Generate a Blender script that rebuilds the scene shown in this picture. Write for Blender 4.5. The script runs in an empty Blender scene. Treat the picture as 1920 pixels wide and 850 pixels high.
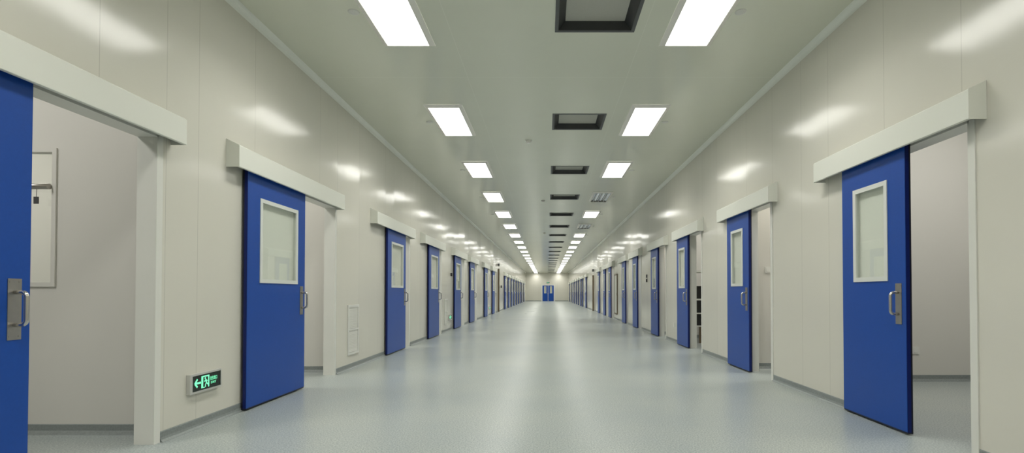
import bpy, bmesh, math, random
from mathutils import Vector, Matrix
random.seed(4)
D = bpy.data
SC = bpy.context.scene
COL = SC.collection

# ------------------------------------------------------------------ camera, exposure, world
CAM_H = 1.025          # eye height
FPX = 960.0            # focal length in pixels of a 1920 px wide frame
PITCH = math.radians(0.9)
VPX, VPY = 1026.0, 549.5
cam = D.cameras.new('camera')
cam.sensor_fit = 'HORIZONTAL'
cam.sensor_width = 36.0
cam.lens = 36.0 * FPX / 1920.0
cam.shift_x = -(VPX - 960.0) / 1920.0
cam.shift_y = ((VPY - FPX * math.tan(PITCH)) - 425.0) / 1920.0
cam.clip_end = 300
cam_ob = D.objects.new('camera', cam)
COL.objects.link(cam_ob)
cam_ob.location = (0, 0, CAM_H)
cam_ob.rotation_euler = (math.radians(90) + PITCH, 0, 0)
SC.camera = cam_ob
SC.view_settings.view_transform = 'Standard'
SC.view_settings.look = 'None'
SC.view_settings.exposure = 0.0
SC.view_settings.gamma = 1.0
SC.view_settings.use_curve_mapping = False
world = D.worlds.new('world')
SC.world = world
world.use_nodes = True
world.node_tree.nodes['Background'].inputs[0].default_value = (0, 0, 0, 1)
world.node_tree.nodes['Background'].inputs[1].default_value = 0.0
LIGHT = 6.0            # radiance of a corridor light diffuser at any angle
BEAM_W = 17.8          # watts of its downward beam (reflector behind the diffuser)
BEAM_SPREAD = 142.0    # degrees
ROOM_W = 45.0          # watts of each side-room lamp
LIGHT_COL = (1.0, 0.988, 0.925)

# ------------------------------------------------------------------ measures
XL, XR = -2.66, 2.64   # corridor wall faces
H = 3.495              # ceiling height
YE, YB = 63.3, -4.0    # end wall, wall behind the camera
T = 0.12               # wall thickness
XO = 5.8               # far side of the side rooms
OPEN_TOP = 2.10
PITCH_Y, Y0 = 2.9, 4.42  # spacing of lights and vents, first centre


# ------------------------------------------------------------------ materials
def mat(name, col, rough=0.5, metal=0.0, spec=0.5, noise=None, emit=None):
    m = D.materials.new(name)
    m.use_nodes = True
    nt = m.node_tree
    b = nt.nodes['Principled BSDF']
    b.inputs['Base Color'].default_value = (*col, 1)
    b.inputs['Roughness'].default_value = rough
    b.inputs['Metallic'].default_value = metal
    b.inputs['Specular IOR Level'].default_value = spec
    if noise:
        sc, amt = noise
        geo = nt.nodes.new('ShaderNodeNewGeometry')
        n = nt.nodes.new('ShaderNodeTexNoise')
        n.inputs['Scale'].default_value = sc
        n.inputs['Detail'].default_value = 2
        nt.links.new(geo.outputs['Position'], n.inputs['Vector'])
        mx = nt.nodes.new('ShaderNodeMix')
        mx.data_type = 'RGBA'
        mx.inputs[6].default_value = (*[c * (1 - amt) for c in col], 1)
        mx.inputs[7].default_value = (*[min(1, c * (1 + amt)) for c in col], 1)
        nt.links.new(n.outputs['Fac'], mx.inputs[0])
        nt.links.new(mx.outputs[2], b.inputs['Base Color'])
    if emit:
        b.inputs['Emission Color'].default_value = (*emit[0], 1)
        b.inputs['Emission Strength'].default_value = emit[1]
    return m


def seam_mask(nt, axis_out, seams=None, period=None, offset=0.0, half=0.002):
    """node output that is 1 on the panel joints along one axis"""
    if period:
        a = nt.nodes.new('ShaderNodeMath'); a.operation = 'SUBTRACT'
        nt.links.new(axis_out, a.inputs[0]); a.inputs[1].default_value = offset - 50 * period - period / 2
        w = nt.nodes.new('ShaderNodeMath'); w.operation = 'MODULO'
        nt.links.new(a.outputs[0], w.inputs[0]); w.inputs[1].default_value = period
        c = nt.nodes.new('ShaderNodeMath'); c.operation = 'COMPARE'
        nt.links.new(w.outputs[0], c.inputs[0]); c.inputs[1].default_value = period / 2; c.inputs[2].default_value = half
        return c.outputs[0]
    last = None
    for s in seams:
        c = nt.nodes.new('ShaderNodeMath'); c.operation = 'COMPARE'
        nt.links.new(axis_out, c.inputs[0]); c.inputs[1].default_value = s; c.inputs[2].default_value = half
        if last is None:
            last = c.outputs[0]
        else:
            mx = nt.nodes.new('ShaderNodeMath'); mx.operation = 'MAXIMUM'
            nt.links.new(last, mx.inputs[0]); nt.links.new(c.outputs[0], mx.inputs[1])
            last = mx.outputs[0]
    return last


def panel_mat(name, col, rough, seam_col, specs, wave=0.0, spec=0.5, wave_axis='y', tilt=None):
    """painted steel sandwich panels: joints, faint mottling and slight waviness of the sheet"""
    m = mat(name, col, rough, spec=spec)
    nt = m.node_tree
    b = nt.nodes['Principled BSDF']
    geo = nt.nodes.new('ShaderNodeNewGeometry')
    sep = nt.nodes.new('ShaderNodeSeparateXYZ')
    nt.links.new(geo.outputs['Position'], sep.inputs[0])
    mask = None
    for ax, kw in specs:
        o = seam_mask(nt, sep.outputs['XYZ'.index(ax)], **kw)
        if mask is None:
            mask = o
        else:
            mx = nt.nodes.new('ShaderNodeMath'); mx.operation = 'MAXIMUM'
            nt.links.new(mask, mx.inputs[0]); nt.links.new(o, mx.inputs[1]); mask = mx.outputs[0]
    n = nt.nodes.new('ShaderNodeTexNoise')
    n.inputs['Scale'].default_value = 1.3
    n.inputs['Detail'].default_value = 3
    nt.links.new(geo.outputs['Position'], n.inputs['Vector'])
    mot = nt.nodes.new('ShaderNodeMix'); mot.data_type = 'RGBA'
    mot.inputs[6].default_value = (*[c * 0.97 for c in col], 1)
    mot.inputs[7].default_value = (*[c * 1.03 for c in col], 1)
    nt.links.new(n.outputs['Fac'], mot.inputs[0])
    mx = nt.nodes.new('ShaderNodeMix'); mx.data_type = 'RGBA'
    nt.links.new(mot.outputs[2], mx.inputs[6])
    mx.inputs[7].default_value = (*seam_col, 1)
    if mask is not None:
        nt.links.new(mask, mx.inputs[0])
    else:
        mx.inputs[0].default_value = 0
    nt.links.new(mx.outputs[2], b.inputs['Base Color'])
    if wave:
        mp = nt.nodes.new('ShaderNodeMapping')
        mp.inputs['Scale'].default_value = (1.0, 2.2, 0.35) if wave_axis == 'y' else (0.6, 1.6, 1.0)
        nt.links.new(geo.outputs['Position'], mp.inputs['Vector'])
        n2 = nt.nodes.new('ShaderNodeTexNoise')
        n2.inputs['Scale'].default_value = 1.6
        n2.inputs['Detail'].default_value = 2
        nt.links.new(mp.outputs['Vector'], n2.inputs['Vector'])
        bp = nt.nodes.new('ShaderNodeBump')
        bp.inputs['Strength'].default_value = 1.0
        bp.inputs['Distance'].default_value = wave
        nt.links.new(n2.outputs['Fac'], bp.inputs['Height'])
        nt.links.new(bp.outputs['Normal'], b.inputs['Normal'])
        if tilt:
            # each sheet hangs a hair out of plane, so mirrored lights break at the joints
            seams, amt = tilt
            idx = None
            for sy in seams:
                g = nt.nodes.new('ShaderNodeMath'); g.operation = 'GREATER_THAN'
                nt.links.new(sep.outputs['Y'], g.inputs[0]); g.inputs[1].default_value = sy
                if idx is None:
                    idx = g.outputs[0]
                else:
                    ad = nt.nodes.new('ShaderNodeMath'); ad.operation = 'ADD'
                    nt.links.new(idx, ad.inputs[0]); nt.links.new(g.outputs[0], ad.inputs[1]); idx = ad.outputs[0]
            wn = nt.nodes.new('ShaderNodeTexWhiteNoise'); wn.noise_dimensions = '1D'
            nt.links.new(idx, wn.inputs['W'])
            sub = nt.nodes.new('ShaderNodeVectorMath'); sub.operation = 'SUBTRACT'
            nt.links.new(wn.outputs['Color'], sub.inputs[0]); sub.inputs[1].default_value = (0.5, 0.5, 0.5)
            scl = nt.nodes.new('ShaderNodeVectorMath'); scl.operation = 'MULTIPLY'
            nt.links.new(sub.outputs[0], scl.inputs[0]); scl.inputs[1].default_value = (0, amt, amt)
            add = nt.nodes.new('ShaderNodeVectorMath'); add.operation = 'ADD'
            nt.links.new(bp.outputs['Normal'], add.inputs[0]); nt.links.new(scl.outputs[0], add.inputs[1])
            nor = nt.nodes.new('ShaderNodeVectorMath'); nor.operation = 'NORMALIZE'
            nt.links.new(add.outputs[0], nor.inputs[0]); nt.links.new(nor.outputs[0], b.inputs['Normal'])
    return m


def floor_mat():
    m = mat('speckled_vinyl', (0.3, 0.33, 0.33), 0.36, spec=0.5)
    nt = m.node_tree
    b = nt.nodes['Principled BSDF']
    geo = nt.nodes.new('ShaderNodeNewGeometry')
    def noise(scale, detail=1.0):
        n = nt.nodes.new('ShaderNodeTexNoise')
        n.inputs['Scale'].default_value = scale; n.inputs['Detail'].default_value = detail
        nt.links.new(geo.outputs['Position'], n.inputs['Vector'])
        return n.outputs['Fac']
    r = nt.nodes.new('ShaderNodeValToRGB')
    r.color_ramp.elements[0].position = 0.36; r.color_ramp.elements[0].color = (0.25, 0.29, 0.295, 1)
    r.color_ramp.elements[1].position = 0.64; r.color_ramp.elements[1].color = (0.49, 0.52, 0.50, 1)
    nt.links.new(noise(95, 2), r.inputs[0])
    r2 = nt.nodes.new('ShaderNodeValToRGB')
    r2.color_ramp.elements[0].position = 0.3; r2.color_ramp.elements[0].color = (0.9, 0.92, 0.94, 1)
    r2.color_ramp.elements[1].position = 0.7; r2.color_ramp.elements[1].color = (1.06, 1.05, 1.02, 1)
    nt.links.new(noise(0.9, 3), r2.inputs[0])
    mul = nt.nodes.new('ShaderNodeMix'); mul.data_type = 'RGBA'; mul.blend_type = 'MULTIPLY'
    mul.inputs[0].default_value = 1
    nt.links.new(r.outputs[0], mul.inputs[6]); nt.links.new(r2.outputs[0], mul.inputs[7])
    nt.links.new(mul.outputs[2], b.inputs['Base Color'])
    rr = nt.nodes.new('ShaderNodeMapRange')
    rr.inputs['To Min'].default_value = 0.265; rr.inputs['To Max'].default_value = 0.305
    nt.links.new(noise(0.7, 1), rr.inputs['Value'])
    nt.links.new(rr.outputs[0], b.inputs['Roughness'])
    return m


def glass_mat():
    m = D.materials.new('clear_glass')
    m.use_nodes = True
    nt = m.node_tree
    nt.nodes.remove(nt.nodes['Principled BSDF'])
    out = nt.nodes['Material Output']
    tr = nt.nodes.new('ShaderNodeBsdfTransparent'); tr.inputs[0].default_value = (0.98, 0.99, 0.98, 1)
    gl = nt.nodes.new('ShaderNodeBsdfGlossy'); gl.inputs['Roughness'].default_value = 0.02
    fr = nt.nodes.new('ShaderNodeFresnel')
    geo = nt.nodes.new('ShaderNodeNewGeometry')       # same reflectance on both faces of the pane
    ior = nt.nodes.new('ShaderNodeMapRange')
    ior.inputs['To Min'].default_value = 1.48; ior.inputs['To Max'].default_value = 1 / 1.48
    nt.links.new(geo.outputs['Backfacing'], ior.inputs['Value']); nt.links.new(ior.outputs[0], fr.inputs[0])
    mx = nt.nodes.new('ShaderNodeMixShader')
    nt.links.new(fr.outputs[0], mx.inputs[0]); nt.links.new(tr.outputs[0], mx.inputs[1])
    nt.links.new(gl.outputs[0], mx.inputs[2]); nt.links.new(mx.outputs[0], out.inputs[0])
    return m


WALL_C = (0.685, 0.668, 0.595)
left_seams = [0.7, 1.9, 3.02, 3.56, 3.89, 4.64, 5.97, 6.47, 7.23, 8.4, 8.86, 9.95, 10.7, 11.85, 12.9, 13.5, 14.6, 15.35, 16.45, 17.3, 18.2, 19.3]
right_seams = [0.8, 2.0, 3.24, 3.99, 4.79, 5.3, 5.98, 6.76, 7.95, 8.7, 9.56, 10.6, 11.3, 12.1, 13.3, 14.3, 15.1, 16.2, 17.5, 18.7]
left_seams += [20.5 + 1.18 * i for i in range(36)]
right_seams += [19.9 + 1.18 * i for i in range(36)]
M = {
    'wall_l': panel_mat('painted_wall_panel_left', WALL_C, 0.15, (0.50, 0.485, 0.43), [('Y', dict(seams=left_seams))], 0.0025, spec=0.36, tilt=(left_seams, 0.034)),
    'wall_r': panel_mat('painted_wall_panel_right', WALL_C, 0.15, (0.50, 0.485, 0.43), [('Y', dict(seams=right_seams))], 0.0025, spec=0.36, tilt=(right_seams, 0.034)),
    'wall_e': panel_mat('painted_end_panel', WALL_C, 0.25, (0.45, 0.44, 0.40), [('X', dict(period=1.18, offset=0.11))]),
    'ceil': panel_mat('painted_ceiling_panel', (0.72, 0.735, 0.625), 0.15, (0.80, 0.815, 0.71),
                      [('X', dict(period=1.82, offset=0.91)), ('Y', dict(period=PITCH_Y, offset=5.83))], 0.0015, wave_axis='x'),
    'room': mat('room_panel', (0.68, 0.665, 0.62), 0.4, noise=(1.2, 0.03)),
    'trim': mat('white_aluminium_trim', (0.74, 0.74, 0.69), 0.35, noise=(3, 0.02)),
    'cove': mat('cove_profile', (0.82, 0.84, 0.78), 0.35, noise=(3, 0.02)),
    'cover': mat('powder_coated_cover', (0.77, 0.78, 0.71), 0.38, noise=(2, 0.02)),
    'blue': mat('blue_laminate', (0.009, 0.070, 0.36), 0.36, spec=0.35, noise=(60, 0.08)),
    'pale': mat('pale_added_backing', (0.86, 0.87, 0.80), 0.4, noise=(2, 0.02)),  # for the added sheet that brightens the door windows
    'navy': mat('navy_edge_strip', (0.004, 0.014, 0.13), 0.4, spec=0.3, noise=(60, 0.08)),
    'seal': mat('dark_rubber', (0.004, 0.006, 0.022), 0.45, noise=(40, 0.1)),
    'alu': mat('window_frame_aluminium', (0.72, 0.74, 0.70), 0.35, noise=(4, 0.02)),
    'steel': mat('brushed_steel', (0.42, 0.40, 0.37), 0.36, metal=1.0, noise=(30, 0.08)),
    'chrome': mat('satin_steel_tube', (0.62, 0.60, 0.57), 0.22, metal=1.0, noise=(30, 0.03)),
    'glass': glass_mat(),
    'base': mat('grey_skirting_vinyl', (0.24, 0.265, 0.26), 0.4, noise=(70, 0.25)),
    'floor': floor_mat(),
    'lamp': mat('lamp_diffuser', (0.9, 0.9, 0.88), 0.4, emit=(LIGHT_COL, LIGHT)),
    'lampframe': mat('lamp_frame', (0.86, 0.84, 0.79), 0.4, noise=(5, 0.02)),
    'reflector': mat('lamp_reflector', (0.62, 0.66, 0.74), 0.18, metal=1.0, noise=(6, 0.04)),
    'tube': mat('fluorescent_tube', (0.85, 0.86, 0.86), 0.25, noise=(5, 0.02)),
    'vent': mat('dark_vent_metal', (0.035, 0.037, 0.038), 0.45, noise=(20, 0.15)),
    'ventflange': mat('vent_flange_metal', (0.085, 0.09, 0.092), 0.5, noise=(20, 0.1)),
    'ventpanel': mat('pale_filter_panel', (0.46, 0.46, 0.41), 0.6, noise=(120, 0.08)),
    'white': mat('white_plastic', (0.72, 0.72, 0.68), 0.4, noise=(8, 0.02)),
    'dark': mat('dark_plastic', (0.03, 0.03, 0.032), 0.45, noise=(20, 0.1)),
    'signframe': mat('sign_aluminium', (0.62, 0.62, 0.59), 0.32, metal=0.35, noise=(10, 0.04)),
    'signface': mat('sign_black_face', (0.006, 0.014, 0.010), 0.25, noise=(10, 0.1)),
    'signgreen': mat('sign_green_glow', (0.1, 0.5, 0.3), 0.4, emit=((0.22, 0.95, 0.52), 0.95)),
    'brown': mat('brown_metal', (0.16, 0.12, 0.075), 0.45, noise=(10, 0.1)),
    'crate': mat('black_crate_plastic', (0.012, 0.012, 0.012), 0.5, noise=(30, 0.1)),
    'tag': mat('dark_tag', (0.05, 0.05, 0.05), 0.5, noise=(30, 0.1)),
}


# ------------------------------------------------------------------ mesh helpers
class MB:
    def __init__(self):
        self.bm = bmesh.new()

    def box(self, x0, x1, y0, y1, z0, z1):
        vs = [self.bm.verts.new((x, y, z)) for x in (x0, x1) for y in (y0, y1) for z in (z0, z1)]
        for f in ((0, 1, 3, 2), (4, 6, 7, 5), (0, 4, 5, 1), (2, 3, 7, 6), (0, 2, 6, 4), (1, 5, 7, 3)):
            self.bm.faces.new([vs[i] for i in f])
        return self

    def quad(self, *pts):
        self.bm.faces.new([self.bm.verts.new(p) for p in pts])
        return self

    def sweep_y(self, prof, y0, y1):
        """closed (x, z) profile extruded along y with caps"""
        a = [self.bm.verts.new((x, y0, z)) for x, z in prof]
        b = [self.bm.verts.new((x, y1, z)) for x, z in prof]
        n = len(prof)
        for i in range(n):
            self.bm.faces.new((a[i], a[(i + 1) % n], b[(i + 1) % n], b[i]))
        self.bm.faces.new(a); self.bm.faces.new(b)
        return self

    def ring(self, axis_pts_outer, axis_pts_inner, d0, d1, f):
        """rectangular ring between two rectangles (a0,a1,b0,b1), depth d0..d1; f maps (a,b,d) to a point"""
        def rect(r, d): return [self.bm.verts.new(f(a, b, d)) for a, b in ((r[0], r[2]), (r[1], r[2]), (r[1], r[3]), (r[0], r[3]))]
        o0, o1 = rect(axis_pts_outer, d0), rect(axis_pts_outer, d1)
        i0, i1 = rect(axis_pts_inner, d0), rect(axis_pts_inner, d1)
        for k in range(4):
            j = (k + 1) % 4
            self.bm.faces.new((o0[k], o0[j], o1[j], o1[k])); self.bm.faces.new((i0[k], i1[k], i1[j], i0[j]))
            self.bm.faces.new((o1[k], o1[j], i1[j], i1[k])); self.bm.faces.new((o0[k], i0[k], i0[j], o0[j]))
        return self

    def tube(self, pts, r, n=10):
        pts = [Vector(p) for p in pts]
        rings = []
        prev = None
        for i, p in enumerate(pts):
            t = (pts[min(i + 1, len(pts) - 1)] - pts[max(i - 1, 0)]).normalized()
            if prev is None:
                u = t.orthogonal().normalized()
            else:
                u = (prev - t * prev.dot(t)).normalized()
            prev = u
            w = t.cross(u)
            rings.append([self.bm.verts.new(p + u * r * math.cos(2 * math.pi * k / n) + w * r * math.sin(2 * math.pi * k / n)) for k in range(n)])
        for a, b in zip(rings, rings[1:]):
            for k in range(n):
                f = self.bm.faces.new((a[k], a[(k + 1) % n], b[(k + 1) % n], b[k])); f.smooth = True
        self.bm.faces.new(rings[0]); self.bm.faces.new(rings[-1])
        return self

    def lathe(self, prof, n=24, c=(0, 0, 0)):
        """(r, z) profile about z"""
        rings = []
        for r, z in prof:
            if r < 1e-6:
                rings.append([self.bm.verts.new((c[0], c[1], c[2] + z))])
            else:
                rings.append([self.bm.verts.new((c[0] + r * math.cos(2 * math.pi * k / n), c[1] + r * math.sin(2 * math.pi * k / n), c[2] + z)) for k in range(n)])
        for a, b in zip(rings, rings[1:]):
            for k in range(n):
                j = (k + 1) % n
                if len(a) == 1 and len(b) == 1: continue
                vs = (a[0], b[k], b[j]) if len(a) == 1 else (a[k], a[j], b[0]) if len(b) == 1 else (a[k], a[j], b[j], b[k])
                self.bm.faces.new(vs)
        return self

    def bevel(self, w, seg=2):
        es = [e for e in self.bm.edges if len(e.link_faces) == 2 and e.calc_face_angle(0) > 0.6]
        bmesh.ops.bevel(self.bm, geom=es, offset=w, segments=seg, affect='EDGES', profile=0.5)
        return self

    def build(self, name, m, parent=None, fix=True):
        if fix:
            bmesh.ops.recalc_face_normals(self.bm, faces=self.bm.faces)
        me = D.meshes.new(name)
        self.bm.to_mesh(me); self.bm.free()
        me.materials.append(m)
        o = D.objects.new(name, me)
        COL.objects.link(o)
        if parent is not None:
            o.parent = parent
        return o


def tag(o, label, cat, group=None, kind=None):
    o['label'] = label
    o['category'] = cat
    if group: o['group'] = group
    if kind: o['kind'] = kind
    return o


def structure(o):
    o['kind'] = 'structure'
    return o


def thing(name, loc, label, cat, group=None, kind=None):
    o = D.objects.new(name, None)
    o.empty_display_size = 0.1
    COL.objects.link(o)
    o.location = loc
    return tag(o, label, cat, group, kind)


def dup(root, loc, label, group=None, rotz=None):
    r = root.copy(); COL.objects.link(r)
    r.location = loc
    r['label'] = label
    if group: r['group'] = group
    if rotz is not None: r.rotation_euler = (0, 0, rotz)
    for ch in list(root.children):
        c = ch.copy(); COL.objects.link(c); c.parent = r
        for g in list(ch.children):
            d = g.copy(); COL.objects.link(d); d.parent = c
    return r


ORD = ['first', 'second', 'third', 'fourth', 'fifth', 'sixth', 'seventh', 'eighth', 'ninth', 'tenth', 'eleventh', 'twelfth', 'thirteenth',
       'fourteenth', 'fifteenth', 'sixteenth', 'seventeenth', 'eighteenth', 'nineteenth', 'twentieth', 'twenty-first', 'twenty-second']

# ------------------------------------------------------------------ door positions: cover start, cover end, opening, door start (metres from camera)
LEFT = [(1.42, 3.60, 2.50, 3.48, 1.515), (4.225, 6.43, 5.44, 6.40, 4.42), (7.68, 9.90, 8.90, 9.86, 8.32), (10.72, 12.85, 11.88, 12.82, 11.24),
        (14.20, 16.40, 15.40, 16.37, 14.46), (17.10, 19.25, 18.27, 19.22, 17.35), (20.85, 23.0, 22.02, 22.97, 21.36), (24.0, 26.15, 25.17, 26.12, 24.42)]
LEFT_FAR = [31.4, 34.4, 37.3, 40.3, 43.4, 46.3, 49.6, 52.7, 57.2]
RIGHT = [(3.06, 4.84, 3.18, 3.93, 3.67), (5.85, 7.62, 6.02, 6.72, 6.53), (8.62, 10.39, 8.74, 9.50, 9.37), (11.15, 13.0, 11.38, 12.1, 11.92),
         (14.22, 16.0, 14.38, 15.0, 14.74), (16.55, 18.4, 16.7, 17.4, 16.98), (20.05, 21.9, 20.2, 20.95, 20.87), (21.95, 23.75, 22.1, 22.8, 22.9), (24.9, 26.7, 25.05, 25.75, 25.45)]
RIGHT_FAR = [34.0, 37.55, 39.45, 42.6, 45.5, 48.6, 51.8, 55.4, 59.6]


# ------------------------------------------------------------------ room shell
def corridor_wall(name, x_in, x_out, openings, m):
    mb = MB()
    y = YB
    for a, b in openings:
        mb.box(x_in, x_out, y, a, 0, H)
        mb.box(x_in, x_out, a, b, OPEN_TOP, H)
        y = b
    mb.box(x_in, x_out, y, YE, 0, H)
    return structure(mb.build(name, m))


corridor_wall('wall_left', XL, XL - T, [(d[2], d[3]) for d in LEFT], M['wall_l'])
corridor_wall('wall_right', XR, XR + T, [(d[2], d[3]) for d in RIGHT], M['wall_r'])
structure(MB().box(-XO, XO, YE, YE + 0.15, 0, H).build('wall_end', M['wall_e']))
structure(MB().box(-XO, XO, YB - 0.15, YB, 0, H).build('wall_behind_camera', M['wall_e']))
structure(MB().box(-XO - 0.1, -XO, YB, YE, 0, H).build('wall_outer_left', M['room']))
structure(MB().box(XO, XO + 0.1, YB, YE, 0, H).build('wall_outer_right', M['room']))
structure(MB().box(-XO, XO, YB, YE, -0.1, 0).build('floor', M['floor']))

VX0, VX1, VHALF = 0.075, 0.82, 0.345
N_ROW = range(-2, 21)
mb = MB()
mb.quad((-XO, YB, H), (VX0, YB, H), (VX0, YE, H), (-XO, YE, H))
mb.quad((VX1, YB, H), (XO, YB, H), (XO, YE, H), (VX1, YE, H))
y = YB
for k in N_ROW:
    c = Y0 + 0.04 + PITCH_Y * k
    mb.quad((VX0, y, H), (VX1, y, H), (VX1, c - VHALF, H), (VX0, c - VHALF, H))
    y = c + VHALF
mb.quad((VX0, y, H), (VX1, y, H), (VX1, YE, H), (VX0, YE, H))
o = mb.build('ceiling', M['ceil'], fix=False)
for p in o.data.polygons: p.flip()
structure(o)


def cove(name, x, s):
    """concave quarter-round profile between wall and ceiling; s = +1 grows towards +x"""
    r = 0.055
    prof = [(x, H), (x, H - r)] + [(x + s * r * (1 - math.cos(a)), H - r * (1 - math.sin(a))) for a in [math.pi / 2 * i / 6 for i in range(1, 6)]] + [(x + s * r, H)]
    return structure(MB().sweep_y(prof, YB, YE).build(name, M['cove']))


cove('trim_ceiling_left', XL, 1)
cove('trim_ceiling_right', XR, -1)


def skirting(name, x, s, openings):
    mb = MB()
    hgt, th = 0.072, 0.006
    prof = [(x, 0), (x, hgt), (x + s * 0.003, hgt), (x + s * th, hgt - 0.006), (x + s * th, 0.03), (x + s * 0.011, 0.014), (x + s * 0.024, 0.003), (x + s * 0.03, 0.0)]
    y = YB
    for a, b in openings:
        mb.sweep_y(prof, y, a - 0.045)
        y = b + 0.045
    mb.sweep_y(prof, y, YE)
    return structure(mb.build(name, M['base']))


skirting('baseboard_left', XL, 1, [(d[2], d[3]) for d in LEFT])
skirting('baseboard_right', XR, -1, [(d[2], d[3]) for d in RIGHT])
structure(MB().box(XL + 0.03, -0.74, YE - 0.006, YE, 0, 0.075).box(0.97, XR - 0.03, YE - 0.006, YE, 0, 0.075).build('baseboard_end', M['base']))


# door linings (frame of each opening)
def lining(n, s, x, a, b):
    """s: direction out of the wall into the corridor"""
    mb = MB()
    x0, x1 = x + s * 0.008, x - s * (T + 0.008)
    lo, hi = min(x0, x1), max(x0, x1)
    fl, fh = sorted((x, x + s * 0.008))
    bl, bh = sorted((x - s * T, x - s * (T + 0.008)))
    t = 0.012
    mb.box(lo, hi, a, a + t, 0, OPEN_TOP); mb.box(lo, hi, b - t, b, 0, OPEN_TOP)
    mb.box(lo, hi, a, b, OPEN_TOP - t, OPEN_TOP)
    for p, q in ((fl, fh), (bl, bh)):
        mb.box(p, q, a - 0.042, a, 0, OPEN_TOP + 0.04); mb.box(p, q, b, b + 0.042, 0, OPEN_TOP + 0.04)
        mb.box(p, q, a, b, OPEN_TOP, OPEN_TOP + 0.04)
    return structure(mb.build('trim_%d' % n, M['trim']))


for i, d in enumerate(LEFT): lining(i + 1, 1, XL, d[2], d[3])
for i, d in enumerate(RIGHT): lining(i + 1 + len(LEFT), -1, XR, d[2], d[3])


# side rooms: a cross wall beyond each opening, one lamp per room
def cross_wall(name, x0, x1, y, hole=None):
    mb = MB()
    if hole:
        hx0, hx1, hz0, hz1 = hole
        mb.box(x0, hx0, y, y + 0.05, 0, H); mb.box(hx1, x1, y, y + 0.05, 0, H)
        mb.box(hx0, hx1, y, y + 0.05, 0, hz0); mb.box(hx0, hx1, y, y + 0.05, hz1, H)
    else:
        mb.box(x0, x1, y, y + 0.05, 0, H)
    o = structure(mb.build(name, M['room']))
    b = MB().sweep_y([(0, 0), (0, 0.075), (-0.006, 0.072), (-0.006, 0.03), (-0.02, 0.004), (-0.026, 0)], x0, x1)
    for v in b.bm.verts:
        v.co = (v.co.y, y + v.co.x, v.co.z)
    structure(b.build('baseboard_' + name.replace('wall_', ''), M['base']))
    return o


WIN = (-4.35, -3.60, 1.10, 2.05)
XLI, XRI = XL - T, XR + T
left_cross = [3.72, 6.64, 10.12, 13.08, 16.6, 19.45, 23.2, 26.4]
right_cross = [5.94, 6.95, 11.6, 12.6, 15.6, 18.6, 21.5, 23.9, 26.9]
for i, y in enumerate(left_cross):
    cross_wall('wall_partition_left_%d' % (i + 1), -XO, XLI, y, WIN if i == 0 else None)
for i, y in enumerate(right_cross):
    cross_wall('wall_partition_right_%d' % (i + 1), XRI, XO, y)


def room_lamp(x, y, w):
    l = D.lights.new('room_lamp', 'AREA')
    l.shape = 'RECTANGLE'; l.size = 0.6; l.size_y = 1.1
    l.energy = w; l.color = (1.0, 0.985, 0.95)
    o = D.objects.new('room_lamp', l); COL.objects.link(o)
    o.location = (x, y, H - 0.06)


prev = YB
for y in left_cross:
    if y - prev > 1.2: room_lamp(-4.2, max((prev + y) / 2, y - 1.7), ROOM_W)
    prev = y
prev = YB
for y in right_cross:
    if y - prev > 0.7: room_lamp(4.2, max((prev + y) / 2, y - 1.7), ROOM_W)
    prev = y

# window in the first left cross wall
fy = 3.72
fr = MB().ring((WIN[0] - 0.03, WIN[1] + 0.03, WIN[2] - 0.03, WIN[3] + 0.03), WIN, 0, 0.012, lambda a, b, d: (a, fy - d, b)).build('window_1', M['room'])
structure(fr)
MB().box(WIN[0], WIN[1], fy + 0.02, fy + 0.026, WIN[2], WIN[3]).build('window_pane', M['glass'], fr)
# blind panel seen through that window belongs to the next room's wall; bar and tag on the window
bar = tag(MB().tube([(-3.98, fy - 0.03, 1.795), (-3.60, fy - 0.03, 1.795)], 0.021, 14).box(-3.78, -3.72, fy - 0.03, fy + 0.02, 1.785, 1.805).build('window_bar', M['steel']),
          'short grey metal bar across the side room window by the first blue door', 'bar')
tg = thing('hang_tag', (-3.69, fy - 0.03, 1.774), 'small dark tag hanging on a string from the grey window bar', 'tag')
MB().tube([(0.0, 0, 0), (0.003, -0.004, -0.025), (0, -0.002, -0.055)], 0.0016, 6).build('string', M['tag'], tg)
mb = MB().box(-0.017, 0.017, -0.006, 0.0, -0.105, -0.055); mb.bevel(0.004)
mb.build('tag_plate', M['tag'], tg)


# ------------------------------------------------------------------ sliding doors and their track covers
DZ0, DZ1 = 0.022, 2.13
O0, O1 = 0.014, 0.054            # door back and front distance from the wall
WZ0, WZ1 = 1.115, 1.885          # window frame


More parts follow.
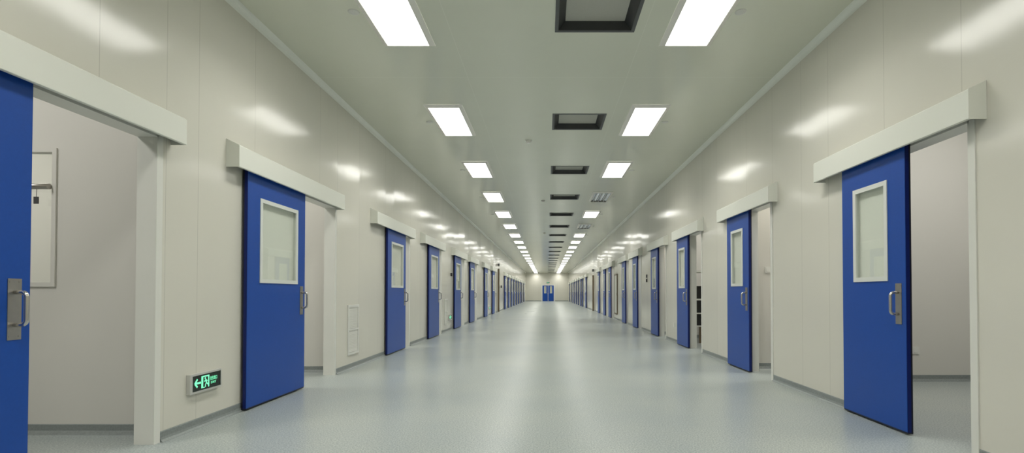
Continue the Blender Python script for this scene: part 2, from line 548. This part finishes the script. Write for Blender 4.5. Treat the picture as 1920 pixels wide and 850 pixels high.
def make_door(side, L, label):
    s = 1 if side == 'left' else -1      # out of the wall = +x on the left wall, -x on the right wall
    root = thing('sliding_door', (0, 0, 0), label, 'door', None, 'thing')
    X = lambda o: s * o
    def box(mb, o0, o1, y0, y1, z0, z1):
        a, b = sorted((X(o0), X(o1)))
        return mb.box(a, b, y0, y1, z0, z1)
    wy0, wy1 = 0.19, L - 0.165
    hy0, hy1, hz0, hz1 = wy0 + 0.012, wy1 - 0.012, WZ0 + 0.012, WZ1 - 0.012
    # blue leaf with a window hole
    mb = MB().ring((0, L, DZ0, DZ1), (hy0, hy1, hz0, hz1), O0 + 0.012, O1, lambda a, b, d: (X(d), a, b))
    mb.build('door_panel', M['blue'], root)
    # dark edge seal round the back of the leaf
    mb = MB().ring((-0.004, L + 0.004, DZ0 - 0.012, DZ1), (0.03, L - 0.03, 0.06, DZ1 - 0.04), O0, O0 + 0.0119, lambda a, b, d: (X(d), a, b))
    e = MB(); box(e, O0 + 0.0121, O1 - 0.002, -0.003, -0.0002, DZ0, DZ1); e.build('edge_strip', M['navy'], root)
    e = MB(); box(e, O0 + 0.0121, O1 - 0.002, L + 0.0002, L + 0.003, DZ0, DZ1); e.build('edge_strip', M['navy'], root)
    box(mb, O0 + 0.012, O1 - 0.003, 0.0, L, DZ0 - 0.012, DZ0 - 0.0002)
    mb.build('edge_seal', M['seal'], root)
    # window
    f = MB().ring((wy0, wy1, WZ0, WZ1), (wy0 + 0.036, wy1 - 0.036, WZ0 + 0.036, WZ1 - 0.036), O1 - 0.006, O1 + 0.007, lambda a, b, d: (X(d), a, b))
    f.ring((hy0 + 0.001, hy1 - 0.001, hz0 + 0.001, hz1 - 0.001), (hy0 + 0.014, hy1 - 0.014, hz0 + 0.014, hz1 - 0.014), O0 + 0.002, O1 - 0.0062, lambda a, b, d: (X(d), a, b))
    wf = f.build('window_frame', M['alu'], root)
    g = MB(); box(g, O1 - 0.013, O1 - 0.009, hy0 + 0.004, hy1 - 0.004, hz0 + 0.004, hz1 - 0.004)
    g.build('window_pane', M['glass'], wf)
    g = MB(); box(g, O0 + 0.004, O0 + 0.008, hy0 + 0.0142, hy1 - 0.0142, hz0 + 0.0142, hz1 - 0.0142)
    g.build('added_backing', M['pale'], wf)  # invented pale sheet behind the glass, added to brighten the window
    # pull plate and D handle on the closing edge
    yc = L - 0.075 if side == 'left' else 0.075
    p = MB(); box(p, O1, O1 + 0.003, yc - 0.033, yc + 0.033, 0.795, 1.095)
    for zz in (0.812, 1.078):
        for yy in (-0.022, 0.022):
            box(p, O1 + 0.0022, O1 + 0.0045, yc + yy - 0.004, yc + yy + 0.004, zz - 0.004, zz + 0.004)
    p.build('pull_plate', M['steel'], root)
    r = 0.0105
    za, zb, ob = 0.868, 1.028, O1 + 0.062
    pts = [(X(O1 + 0.002), yc, za)]
    for i in range(0, 7):
        a = math.pi / 2 * i / 6
        pts.append((X(ob - 0.026 + 0.026 * math.sin(a)), yc, za + 0.026 - 0.026 * math.cos(a)))
    for i in range(0, 7):
        a = math.pi / 2 * i / 6
        pts.append((X(ob - 0.026 + 0.026 * math.cos(a)), yc, zb - 0.026 + 0.026 * math.sin(a)))
    pts.append((X(O1 + 0.002), yc, zb))
    MB().tube(pts, r, 12).build('handle', M['chrome'], root)
    return root


def make_cover(side, L, label):
    s = 1 if side == 'left' else -1
    root = thing('track_cover', (0, 0, 0), label, 'track cover')
    c = 0.006
    prof = [(0.0015, 2.305), (0.112 - c, 2.252 + c * .4), (0.112, 2.252 - c), (0.112, 2.07 + c * .6), (0.112 - c * .6, 2.07), (0.094, 2.07), (0.094, 2.0735), (0.108, 2.0735), (0.108, 2.249), (0.0015, 2.300)]
    MB().sweep_y([(s * a, b) for a, b in prof], 0, L).build('cover_sheet', M['cover'], root)
    cap = [(s * a, b) for a, b in [(0.0015, 2.3045), (0.1118 - c, 2.2515), (0.1118, 2.2515 - c), (0.1118, 2.0705), (0.0015, 2.0705)]]
    MB().sweep_y(cap, -0.004, 0).build('end_cap', M['cover'], root)
    MB().sweep_y(cap, L, L + 0.004).build('end_cap', M['cover'], root)
    a, b = sorted((s * 0.015, s * 0.085))
    MB().box(a, b, 0.02, L - 0.02, 2.17, 2.21).build('track', M['vent'], root)
    return root


SIDE_TXT = {'left': 'left', 'right': 'right'}
door_extra = {
    ('left', 0): 'cut off by the picture edge',
    ('left', 1): 'beside the low green exit sign',
    ('left', 2): 'just after the white wall grille',
    ('right', 0): 'largest on that side',
    ('right', 1): 'beside a white switch',
    ('right', 2): 'beside black crates',
}
proto_d, proto_c = {}, {}


def place(side, n, c0, c1, dy, far=False):
    x = XL if side == 'left' else XR
    key = (side, round(c1 - c0, 2))
    rank = ORD[n]
    dy *= 1.006 if dy < 12 else 1.0
    group_d = 'sliding doors of the %s wall' % side
    if far:
        lab_d = 'small far blue sliding door, %s door from the camera along the %s wall' % (rank, side)
    elif (side, n) in door_extra:
        lab_d = 'blue sliding door, %s on the %s wall, %s' % (rank, side, door_extra[(side, n)])
    else:
        lab_d = 'blue sliding door with glass window, %s from the camera on the %s wall' % (rank, side)
    lab_c = 'pale metal track cover above the %s blue door of the %s wall' % (rank, side)
    if side not in proto_d:
        d = make_door(side, 1.055 if side == 'left' else 0.785, lab_d)
        d['group'] = group_d
        proto_d[side] = d
        d.location = (x, dy, 0)
    else:
        dup(proto_d[side], (x, dy, 0), lab_d, group_d)
    if key not in proto_c:
        c = make_cover(side, c1 - c0, lab_c)
        c['group'] = 'track covers of the %s wall' % side
        proto_c[key] = c
        c.location = (x, c0, 0)
    else:
        dup(proto_c[key], (x, c0, 0), lab_c, 'track covers of the %s wall' % side)


for i, d in enumerate(LEFT): place('left', i, d[0], d[1], d[4])
for i, e in enumerate(LEFT_FAR): place('left', len(LEFT) + i, e - 0.2, e - 0.2 + 2.15, e, True)
for i, d in enumerate(RIGHT): place('right', i, d[0], d[1], d[4])
for i, e in enumerate(RIGHT_FAR): place('right', len(RIGHT) + i, e - 0.85, e - 0.85 + 1.8, e, True)

# ------------------------------------------------------------------ ceiling lights, vents, sprinkler covers, detectors
LW, LL = 0.405, 1.2      # lit part


def lamp_frame(root):
    mb = MB()
    z0, z1 = H, H - 0.032
    o, i = (-0.255, 0.255, -0.655, 0.655), (-LW / 2, LW / 2, -LL / 2, LL / 2)
    def rect(r, z): return [mb.bm.verts.new((a, b, z)) for a, b in ((r[0], r[2]), (r[1], r[2]), (r[1], r[3]), (r[0], r[3]))]
    a = rect(o, -0.0005); b = rect((o[0], o[1], o[2], o[3]), -0.006); c = rect((i[0] - 0.004, i[1] + 0.004, i[2] - 0.004, i[3] + 0.004), -0.030); e = rect(i, -0.026)
    for p, q in ((a, b), (b, c), (c, e)):
        for k in range(4):
            j = (k + 1) % 4
            mb.bm.faces.new((p[k], p[j], q[j], q[k]))
    return mb.build('lamp_frame', M['lampframe'], root)


def make_lit(label):
    root = thing('ceiling_light', (0, 0, H), label, 'light')
    lamp_frame(root)
    MB().box(-LW / 2 + 0.0005, LW / 2 - 0.0005, -LL / 2 + 0.0005, LL / 2 - 0.0005, -0.025, -0.012).build('diffuser', M['lamp'], root)
    l = D.lights.new('lamp_beam', 'AREA')
    l.shape = 'RECTANGLE'; l.size = LW - 0.01; l.size_y = LL - 0.01
    l.energy = BEAM_W; l.color = LIGHT_COL; l.spread = math.radians(BEAM_SPREAD)
    b = D.objects.new('lamp_beam', l); COL.objects.link(b)
    b.parent = root; b.location = (0, 0, -0.027)
    return root


def make_unlit(label):
    root = thing('ceiling_light', (0, 0, H), label, 'light')
    lamp_frame(root)
    w = LW / 3
    for k in range(3):
        c = -LW / 2 + w * (k + 0.5)
        prof = [(c - w / 2 + 0.001, -0.026)] + [(c + (w / 2 - 0.001) * math.sin(t), -0.026 + 0.024 * math.cos(t) ** 0.7 if abs(math.cos(t)) > 1e-6 else -0.026) for t in [math.pi * (i / 8 - .5) for i in range(1, 8)]] + [(c + w / 2 - 0.001, -0.026)]
        mb = MB()
        va = [mb.bm.verts.new((x, -LL / 2 + .002, z)) for x, z in prof]; vb = [mb.bm.verts.new((x, LL / 2 - .002, z)) for x, z in prof]
        for i in range(len(prof) - 1):
            mb.bm.faces.new((va[i], va[i + 1], vb[i + 1], vb[i]))
        o = mb.build('reflector', M['reflector'], root, fix=False)
        MB().tube([(c, -LL / 2 + 0.05, -0.018), (c, LL / 2 - 0.05, -0.018)], 0.010, 10).build('tube', M['tube'], root)
    return root


def make_vent(label):
    root = thing('ceiling_vent', (0, 0, H), label, 'vent')
    hx, hy = (VX1 - VX0) / 2 + 0.0, VHALF
    MB().ring((-hx - .002, hx + .002, -hy - .002, hy + .002), (-hx + 0.03, hx - 0.03, -hy + 0.03, hy - 0.03), -0.004, 0.004, lambda a, b, d: (a, b, d)).build('flange', M['ventflange'], root)
    mb = MB()
    def rect(x, yy, z): return [mb.bm.verts.new((a, b, z)) for a, b in ((-x, -yy), (x, -yy), (x, yy), (-x, yy))]
    a, b = rect(hx - .03, hy - .03, 0.004), rect(hx - 0.095, hy - 0.05, 0.078)
    for k in range(4):
        j = (k + 1) % 4
        mb.bm.faces.new((a[k], b[k], b[j], a[j]))
    mb.build('throat', M['vent'], root, fix=False)
    MB().box(-hx + 0.09, hx - 0.09, -hy + 0.045, hy - 0.045, 0.078, 0.084).build('filter_panel', M['ventpanel'], root)
    return root


lit = unlit = vent = cap = None
for s, nm in ((-1, 'left'), (1, 'right')):
    x = 1.37 * s
    for k in N_ROW:
        y = Y0 + PITCH_Y * k
        behind = k < 0
        if behind:
            lab = 'lit rectangular ceiling light overhead before the picture edge, %s row, %s' % (nm, 'first' if k == -2 else 'second')
        else:
            lab = 'glowing white ceiling light, %s visible from the camera in the %s row' % (ORD[k], nm)
        if s == 1 and k in (3, 5):
            lab = 'unlit ceiling light with bare tubes and mirror reflectors, %s gap in the right row' % ('nearer' if k == 3 else 'farther')
            if unlit is None:
                unlit = make_unlit(lab); unlit.location = (x, y, H); unlit['group'] = 'ceiling lights of the right row'
            else:
                dup(unlit, (x, y, H), lab, 'ceiling lights of the right row')
        elif lit is None:
            lit = make_lit(lab); lit.location = (x, y, H); lit['group'] = 'ceiling lights of the left row'
        else:
            dup(lit, (x, y, H), lab, 'ceiling lights of the %s row' % nm)
        if 0 <= k < 9:
            lab = 'small round cover on the ceiling beside the %s light of the %s row' % (ORD[k], nm)
            if cap is None:
                cap = MB().lathe([(0, -0.007), (0.042, -0.007), (0.048, -0.004), (0.05, 0)], 24).build('sprinkler_cover', M['white'])
                tag(cap, lab, 'sprinkler cover', 'round ceiling covers beside the lights')
                cap.location = (1.70 * s, y + 0.04, H)
            else:
                dup(cap, (1.70 * s, y + 0.04, H), lab, 'round ceiling covers beside the lights')
for k in N_ROW:
    y = Y0 + 0.04 + PITCH_Y * k
    x = (VX0 + VX1) / 2
    lab = ('dark framed square ceiling vent, %s from the camera in the centre row' % ORD[k]) if k >= 0 else 'dark framed ceiling vent overhead before the picture edge, %s' % ('first' if k == -2 else 'second')
    if vent is None:
        vent = make_vent(lab); vent.location = (x, y, H); vent['group'] = 'ceiling vents of the centre row'
    else:
        dup(vent, (x, y, H), lab, 'ceiling vents of the centre row')

det = None
for i, (x, y) in enumerate(((-0.30, 8.25), (-0.11, 13.65), (-0.11, 21.0))):
    lab = 'small round smoke detector on the ceiling near the vents, %s from the camera' % ORD[i]
    if det is None:
        det = thing('smoke_detector', (x, y, H), lab, 'smoke detector', 'ceiling smoke detectors')
        MB().lathe([(0, -0.012), (0.055, -0.012), (0.055, 0)], 24).build('detector_base', M['white'], det)
        MB().lathe([(0, -0.045), (0.028, -0.043), (0.04, -0.03), (0.044, -0.012)], 24).build('detector_head', M['lampframe'], det)
    else:
        dup(det, (x, y, H), lab)

# ------------------------------------------------------------------ exit signs
def flat_poly(mb, polys, x0, x1):
    """polys in (u, v) -> slab between x0 and x1, u along y, v along z"""
    for p in polys:
        a = [mb.bm.verts.new((x0, u, v)) for u, v in p]; b = [mb.bm.verts.new((x1, u, v)) for u, v in p]
        n = len(p)
        for i in range(n):
            mb.bm.faces.new((a[i], a[(i + 1) % n], b[(i + 1) % n], b[i]))
        mb.bm.faces.new(a[::-1]); mb.bm.faces.new(b)
    return mb


def stroke(p, q, w):
    (x0, y0), (x1, y1) = p, q
    l = math.hypot(x1 - x0, y1 - y0); nx, ny = -(y1 - y0) / l * w / 2, (x1 - x0) / l * w / 2
    return [(x0 + nx, y0 + ny), (x0 - nx, y0 - ny), (x1 - nx, y1 - ny), (x1 + nx, y1 + ny)]


def text_mesh(body, size, width, name, parent, loc):
    """lettering as a thin mesh standing on the sign face (reads along +y seen from +x)"""
    cu = D.curves.new('lettering', 'FONT')
    cu.body = body; cu.size = size; cu.extrude = 0.0006; cu.align_x = 'CENTER'; cu.align_y = 'CENTER'
    cu.resolution_u = 2
    t = D.objects.new('lettering', cu); COL.objects.link(t)
    bpy.context.view_layer.update()
    me = D.meshes.new_from_object(t.evaluated_get(bpy.context.evaluated_depsgraph_get()))
    D.objects.remove(t)
    xs = [v.co.x for v in me.vertices] or [0, 1]
    w = max(xs) - min(xs)
    k = width / w if w > 0 else 1
    for v in me.vertices:
        v.co = Vector((v.co.z, v.co.x * k, v.co.y))
    me.materials.clear(); me.materials.append(M['signgreen'])
    o = D.objects.new(name, me); COL.objects.link(o)
    o.parent = parent; o.location = loc
    return o


def make_sign(label):
    """exit sign: back on x = 0, faces +x, centred on y = 0, z = 0"""
    root = thing('exit_sign', (0, 0, 0), label, 'exit sign')
    W, Hh = 0.182, 0.073
    mb = MB().box(0.0005, 0.024, -W + 0.004, W - 0.004, -Hh + 0.004, Hh - 0.004); mb.build('sign_body', M['signframe'], root)
    for z in (-Hh, Hh - 0.014):
        mb = MB().box(0.0005, 0.031, -W, W, z, z + 0.014); mb.bevel(0.003); mb.build('frame_rail', M['signframe'], root)
    for yy, w in ((-W, 0.026), (W - 0.010, 0.010)):
        mb = MB().box(0.0005, 0.030, yy, yy + w, -Hh + 0.0142, Hh - 0.0142); mb.bevel(0.003); mb.build('frame_end', M['signframe'], root)
    f = MB().box(0.0242, 0.027, -W + 0.0262, W - 0.0102, -Hh + 0.0142, Hh - 0.0142).build('sign_face', M['signface'], root)
    x0, x1 = 0.0271, 0.0282
    g = MB()
    # arrow
    flat_poly(g, [stroke((-0.128, 0.0), (-0.10, 0.03), 0.014), stroke((-0.128, 0.0), (-0.10, -0.03), 0.014), stroke((-0.126, 0), (-0.062, 0.0), 0.015)], x0, x1)
    g.build('arrow', M['signgreen'], f)
    # doorway and runner
    g = MB()
    flat_poly(g, [[(-0.056, -0.046), (-0.036, -0.046), (-0.036, 0.046), (-0.056, 0.046)], [(-0.036, 0.036), (0.034, 0.036), (0.034, 0.046), (-0.036, 0.046)],
                  [(0.022, -0.046), (0.034, -0.046), (0.034, 0.036), (0.022, 0.036)],
                  [(-0.036, -0.046), (-0.016, -0.046), (-0.016, -0.040), (-0.036, -0.040)]], x0, x1)
    g.build('doorway_picture', M['signgreen'], f)
    g = MB()
    head = [(-0.012 + 0.0075 * math.cos(t), 0.025 + 0.0075 * math.sin(t)) for t in [math.pi * 2 * i / 10 for i in range(10)]]
    flat_poly(g, [head, stroke((-0.008, 0.016), (0.004, -0.012), 0.013), stroke((-0.006, 0.014), (-0.024, 0.0), 0.006), stroke((-0.004, 0.013), (0.014, 0.002), 0.006),
                  stroke((0.002, -0.01), (-0.010, -0.026), 0.008), stroke((-0.010, -0.026), (-0.008, -0.042), 0.008), stroke((0.004, -0.012), (0.016, -0.022), 0.008), stroke((0.016, -0.022), (0.028, -0.034), 0.008)], x0, x1)
    g.build('runner_picture', M['signgreen'], f)
    text_mesh('安全出口', 0.034, 0.082, 'lettering', f, (x0 + 0.0005, 0.088, 0.012))
    text_mesh('EXIT', 0.026, 0.060, 'lettering', f, (x0 + 0.0005, 0.086, -0.020))
    return root


sg = make_sign('glowing green exit sign low on the wall between the first two left doors')
sg.location = (XL, 3.965, 0.343)
sg['group'] = 'low exit signs on the left wall'
dup(sg, (XL, 13.95, 0.36), 'small green exit sign low on the wall before the fifth left door', 'low exit signs on the left wall')
dup(sg, (XL, 23.5, 0.33), 'tiny green exit sign low on the wall before the eighth left door', 'low exit signs on the left wall')
dup(sg, (0.11, YE, 2.30), 'tiny exit sign on the end wall above the blue double doors', 'exit signs', -math.pi / 2)['group'] = 'exit sign of the end wall'

# ------------------------------------------------------------------ wall grilles on the left wall
def make_grille(label):
    root = thing('wall_grille', (0, 0, 0), label, 'wall grille', 'white grilles on the left wall')
    y0, y1, z0, z1, zm = 0, 0.39, 0.19, 0.862, 0.53
    mb = MB().ring((y0, y1, z0, z1), (y0 + 0.032, y1 - 0.032, z0 + 0.032, z1 - 0.032), 0.0005, 0.014, lambda a, b, d: (d, a, b))
    mb.box(0.0005, 0.013, y0 + 0.03, y1 - 0.03, zm - 0.012, zm + 0.012)
    mb.build('grille_frame', M['white'], root)
    for a, b in ((z0 + 0.033, zm - 0.013), (zm + 0.013, z1 - 0.033)):
        m2 = MB().box(0.0005, 0.002, y0 + 0.033, y1 - 0.033, a, b)
        n = int((b - a) / 0.02)
        for i in range(n):
            z = a + (i + 0.5) * (b - a) / n
            m2.quad((0.0025, y0 + 0.033, z + 0.008), (0.0025, y1 - 0.033, z + 0.008), (0.009, y1 - 0.033, z - 0.006), (0.009, y0 + 0.033, z - 0.006))
        m2.build('louvre_panel', M['trim'], root)
    return root


gr = make_grille('tall white wall grille in two halves, between second and third left doors')
gr.location = (XL, 6.82, 0)
dup(gr, (XL, 13.22, 0), 'small far white wall grille between fourth and fifth left doors')

# ------------------------------------------------------------------ end wall double doors
def end_leaf(x0, x1, hand, label):
    root = thing('door_leaf', ((x0 + x1) / 2, YE, 0), label, 'door', 'blue double door on the end wall')
    w = (x1 - x0) / 2
    f = lambda a, b, d: (a, -d, b)
    MB().ring((-w, w, 0.01, 1.93), (-0.11, 0.11, 1.0, 1.82), 0.02, 0.06, f).build('leaf_panel', M['blue'], root)
    wf = MB().ring((-0.14, 0.14, 0.97, 1.85), (-0.10, 0.10, 1.01, 1.81), 0.055, 0.068, f).build('window_frame', M['alu'], root)
    MB().box(-0.109, 0.109, -0.045, -0.040, 1.005, 1.815).build('window_pane', M['glass'], wf)
    xx = hand * (w - 0.07)
    MB().tube([(xx, -0.061, 0.86), (xx, -0.11, 0.88), (xx, -0.11, 1.02), (xx, -0.061, 1.04)], 0.011, 8).build('handle', M['chrome'], root)


end_leaf(-0.575, 0.085, 1, 'left blue leaf of the double door in the far end wall')
end_leaf(0.135, 0.805, -1, 'right blue leaf of the double door in the far end wall')
structure(MB().ring((-0.73, 0.96, -0.01, 2.05), (-0.585, 0.815, -0.012, 1.94), 0.0, 0.075, lambda a, b, d: (a, YE - d, b)).box(0.09, 0.13, YE - 0.07, YE, 0.0, 1.94)
          .build('trim_end_door_frame', M['white']))

# ------------------------------------------------------------------ small wall fittings
def plate(name, loc, size, face, label, cat, m, rocker=True):
    """wall plate facing 'x+', 'x-' or 'y-'"""
    root = thing(name, loc, label, cat)
    w, h, t = size
    def bx(a0, a1, b0, b1, d0, d1):
        if face == 'y-': return MB().box(a0, a1, -d1, -d0, b0, b1)
        s = 1 if face == 'x+' else -1
        p, q = sorted((s * d0, s * d1))
        return MB().box(p, q, a0, a1, b0, b1)
    mb = bx(-w / 2, w / 2, -h / 2, h / 2, 0.0005, t); mb.bevel(min(0.003, t * .3)); mb.build('plate', m, root)
    if rocker:
        bx(-w * .28, w * .28, -h * .32, h * .32, t, t + 0.004).build('rocker', m, root)
    return root


plate('light_switch', (3.0, 6.95, 1.335), (0.086, 0.086, 0.011), 'y-', 'white square light switch inside the second right opening', 'switch', M['white'])
plate('wall_socket', (4.26, 5.94, 0.36), (0.086, 0.086, 0.011), 'y-', 'white wall socket in the room behind the first right door', 'socket', M['white'])
plate('wall_socket', (XR, 10.62, 0.36), (0.086, 0.086, 0.011), 'x-', 'small white wall socket low on the right wall after the third door', 'socket', M['white'])
plate('wall_button', (XR, 13.55, 1.465), (0.08, 0.085, 0.02), 'x-', 'dark upper wall button between fourth and fifth right doors', 'button', M['dark'])
plate('wall_button', (XR, 13.55, 1.352), (0.08, 0.085, 0.02), 'x-', 'dark lower wall button between fourth and fifth right doors', 'button', M['dark'])
plate('call_point', (XL, 14.12, 1.53), (0.09, 0.09, 0.04), 'x+', 'small dark call point on the wall beside the fifth left door', 'call point', M['dark'])
plate('call_point', (XL, 29.4, 1.38), (0.14, 0.14, 0.05), 'x+', 'dark call point on the left wall past the brown vertical channel', 'call point', M['dark'])


def channel(x, s, y, top, label, boxz, label2):
    a, b = sorted((x, x + s * 0.075))
    root = thing('guide_channel', (0, 0, 0), label, 'channel')
    mb = MB().box(a, b, y, y + 0.02, 0, top); mb.build('channel_side', M['brown'], root)
    MB().box(a, b, y + 0.07, y + 0.09, 0, top).build('channel_side', M['brown'], root)
    a, b = sorted((x, x + s * 0.012))
    MB().box(a, b, y + 0.0201, y + 0.0699, 0, top).build('channel_web', M['brown'], root)
    a, b = sorted((x, x + s * 0.09))
    bx = MB().box(a, b, y - 0.06, y + 0.06, boxz - 0.07, boxz + 0.07); bx.bevel(0.01)
    tag(bx.build('junction_box', M['ventflange']), label2, 'box')


channel(XL, 1, 27.65, 2.33, 'dark brown vertical channel up the left wall after the eighth door', 2.54, 'small dark box above the brown channel of the left wall')
channel(XR, -1, 29.0, 2.02, 'brown vertical channel up the right wall after the ninth door', 2.30, 'small dark box above the brown channel of the right wall')

cab = thing('wall_cabinet', (XR, 19.2, 0), 'tall flat wall cabinet with brown edge frame between sixth and seventh right doors', 'cabinet')
MB().ring((0, 0.76, 0.21, 1.74), (0.05, 0.71, 0.26, 1.69), 0.0005, 0.03, lambda a, b, d: (-d, a, b)).build('cabinet_frame', M['brown'], cab)
dr = MB().box(-0.022, -0.0005, 0.051, 0.709, 0.261, 1.689).build('cabinet_door', M['cover'], cab)
MB().box(-0.032, -0.0225, 0.09, 0.105, 0.93, 1.03).build('cabinet_handle', M['steel'], dr)

# ------------------------------------------------------------------ rack with black crates in the room behind the third right door
rk = thing('storage_rack', (3.0, 10.42, 0), 'pale metal storage rack in the room behind the third right door', 'rack')
for z in (0.36, 0.62, 0.905, 1.47):
    MB().box(0, 0.95, 0, 0.45, z - 0.025, z).build('shelf', M['cover'], rk)
for x in (0.10, 0.84):
    for yy in (0.02, 0.40):
        MB().box(x, x + 0.035, yy, yy + 0.035, 0, 0.334).build('leg', M['brown'], rk)
for x in (0.0, 0.915):
    MB().box(x, x + 0.035, 0.4505, 0.4855, 0, 1.9).build('post', M['cover'], rk)


def crate(z, h, label):
    root = thing('crate', (3.01, 10.43, z), label, 'crate', 'black crates on the rack')
    MB().ring((0, 0.5, 0, 0.4), (0.012, 0.488, 0.012, 0.388), 0, h, lambda a, b, d: (a, b, d)).box(0.0121, 0.4879, 0.0121, 0.3879, 0.0, 0.01).build('crate_body', M['crate'], root)
    MB().ring((-0.008, 0.508, -0.008, 0.408), (0.0005, 0.4995, 0.0005, 0.3995), h - 0.03, h - 0.005, lambda a, b, d: (a, b, d)).build('crate_rim', M['crate'], root)


crate(0.3602, 0.225, 'black crate on the lowest shelf of the rack')
crate(0.6202, 0.245, 'black crate on the middle shelf of the rack')
crate(0.9052, 0.26, 'black crate on the shelf above the other two crates')
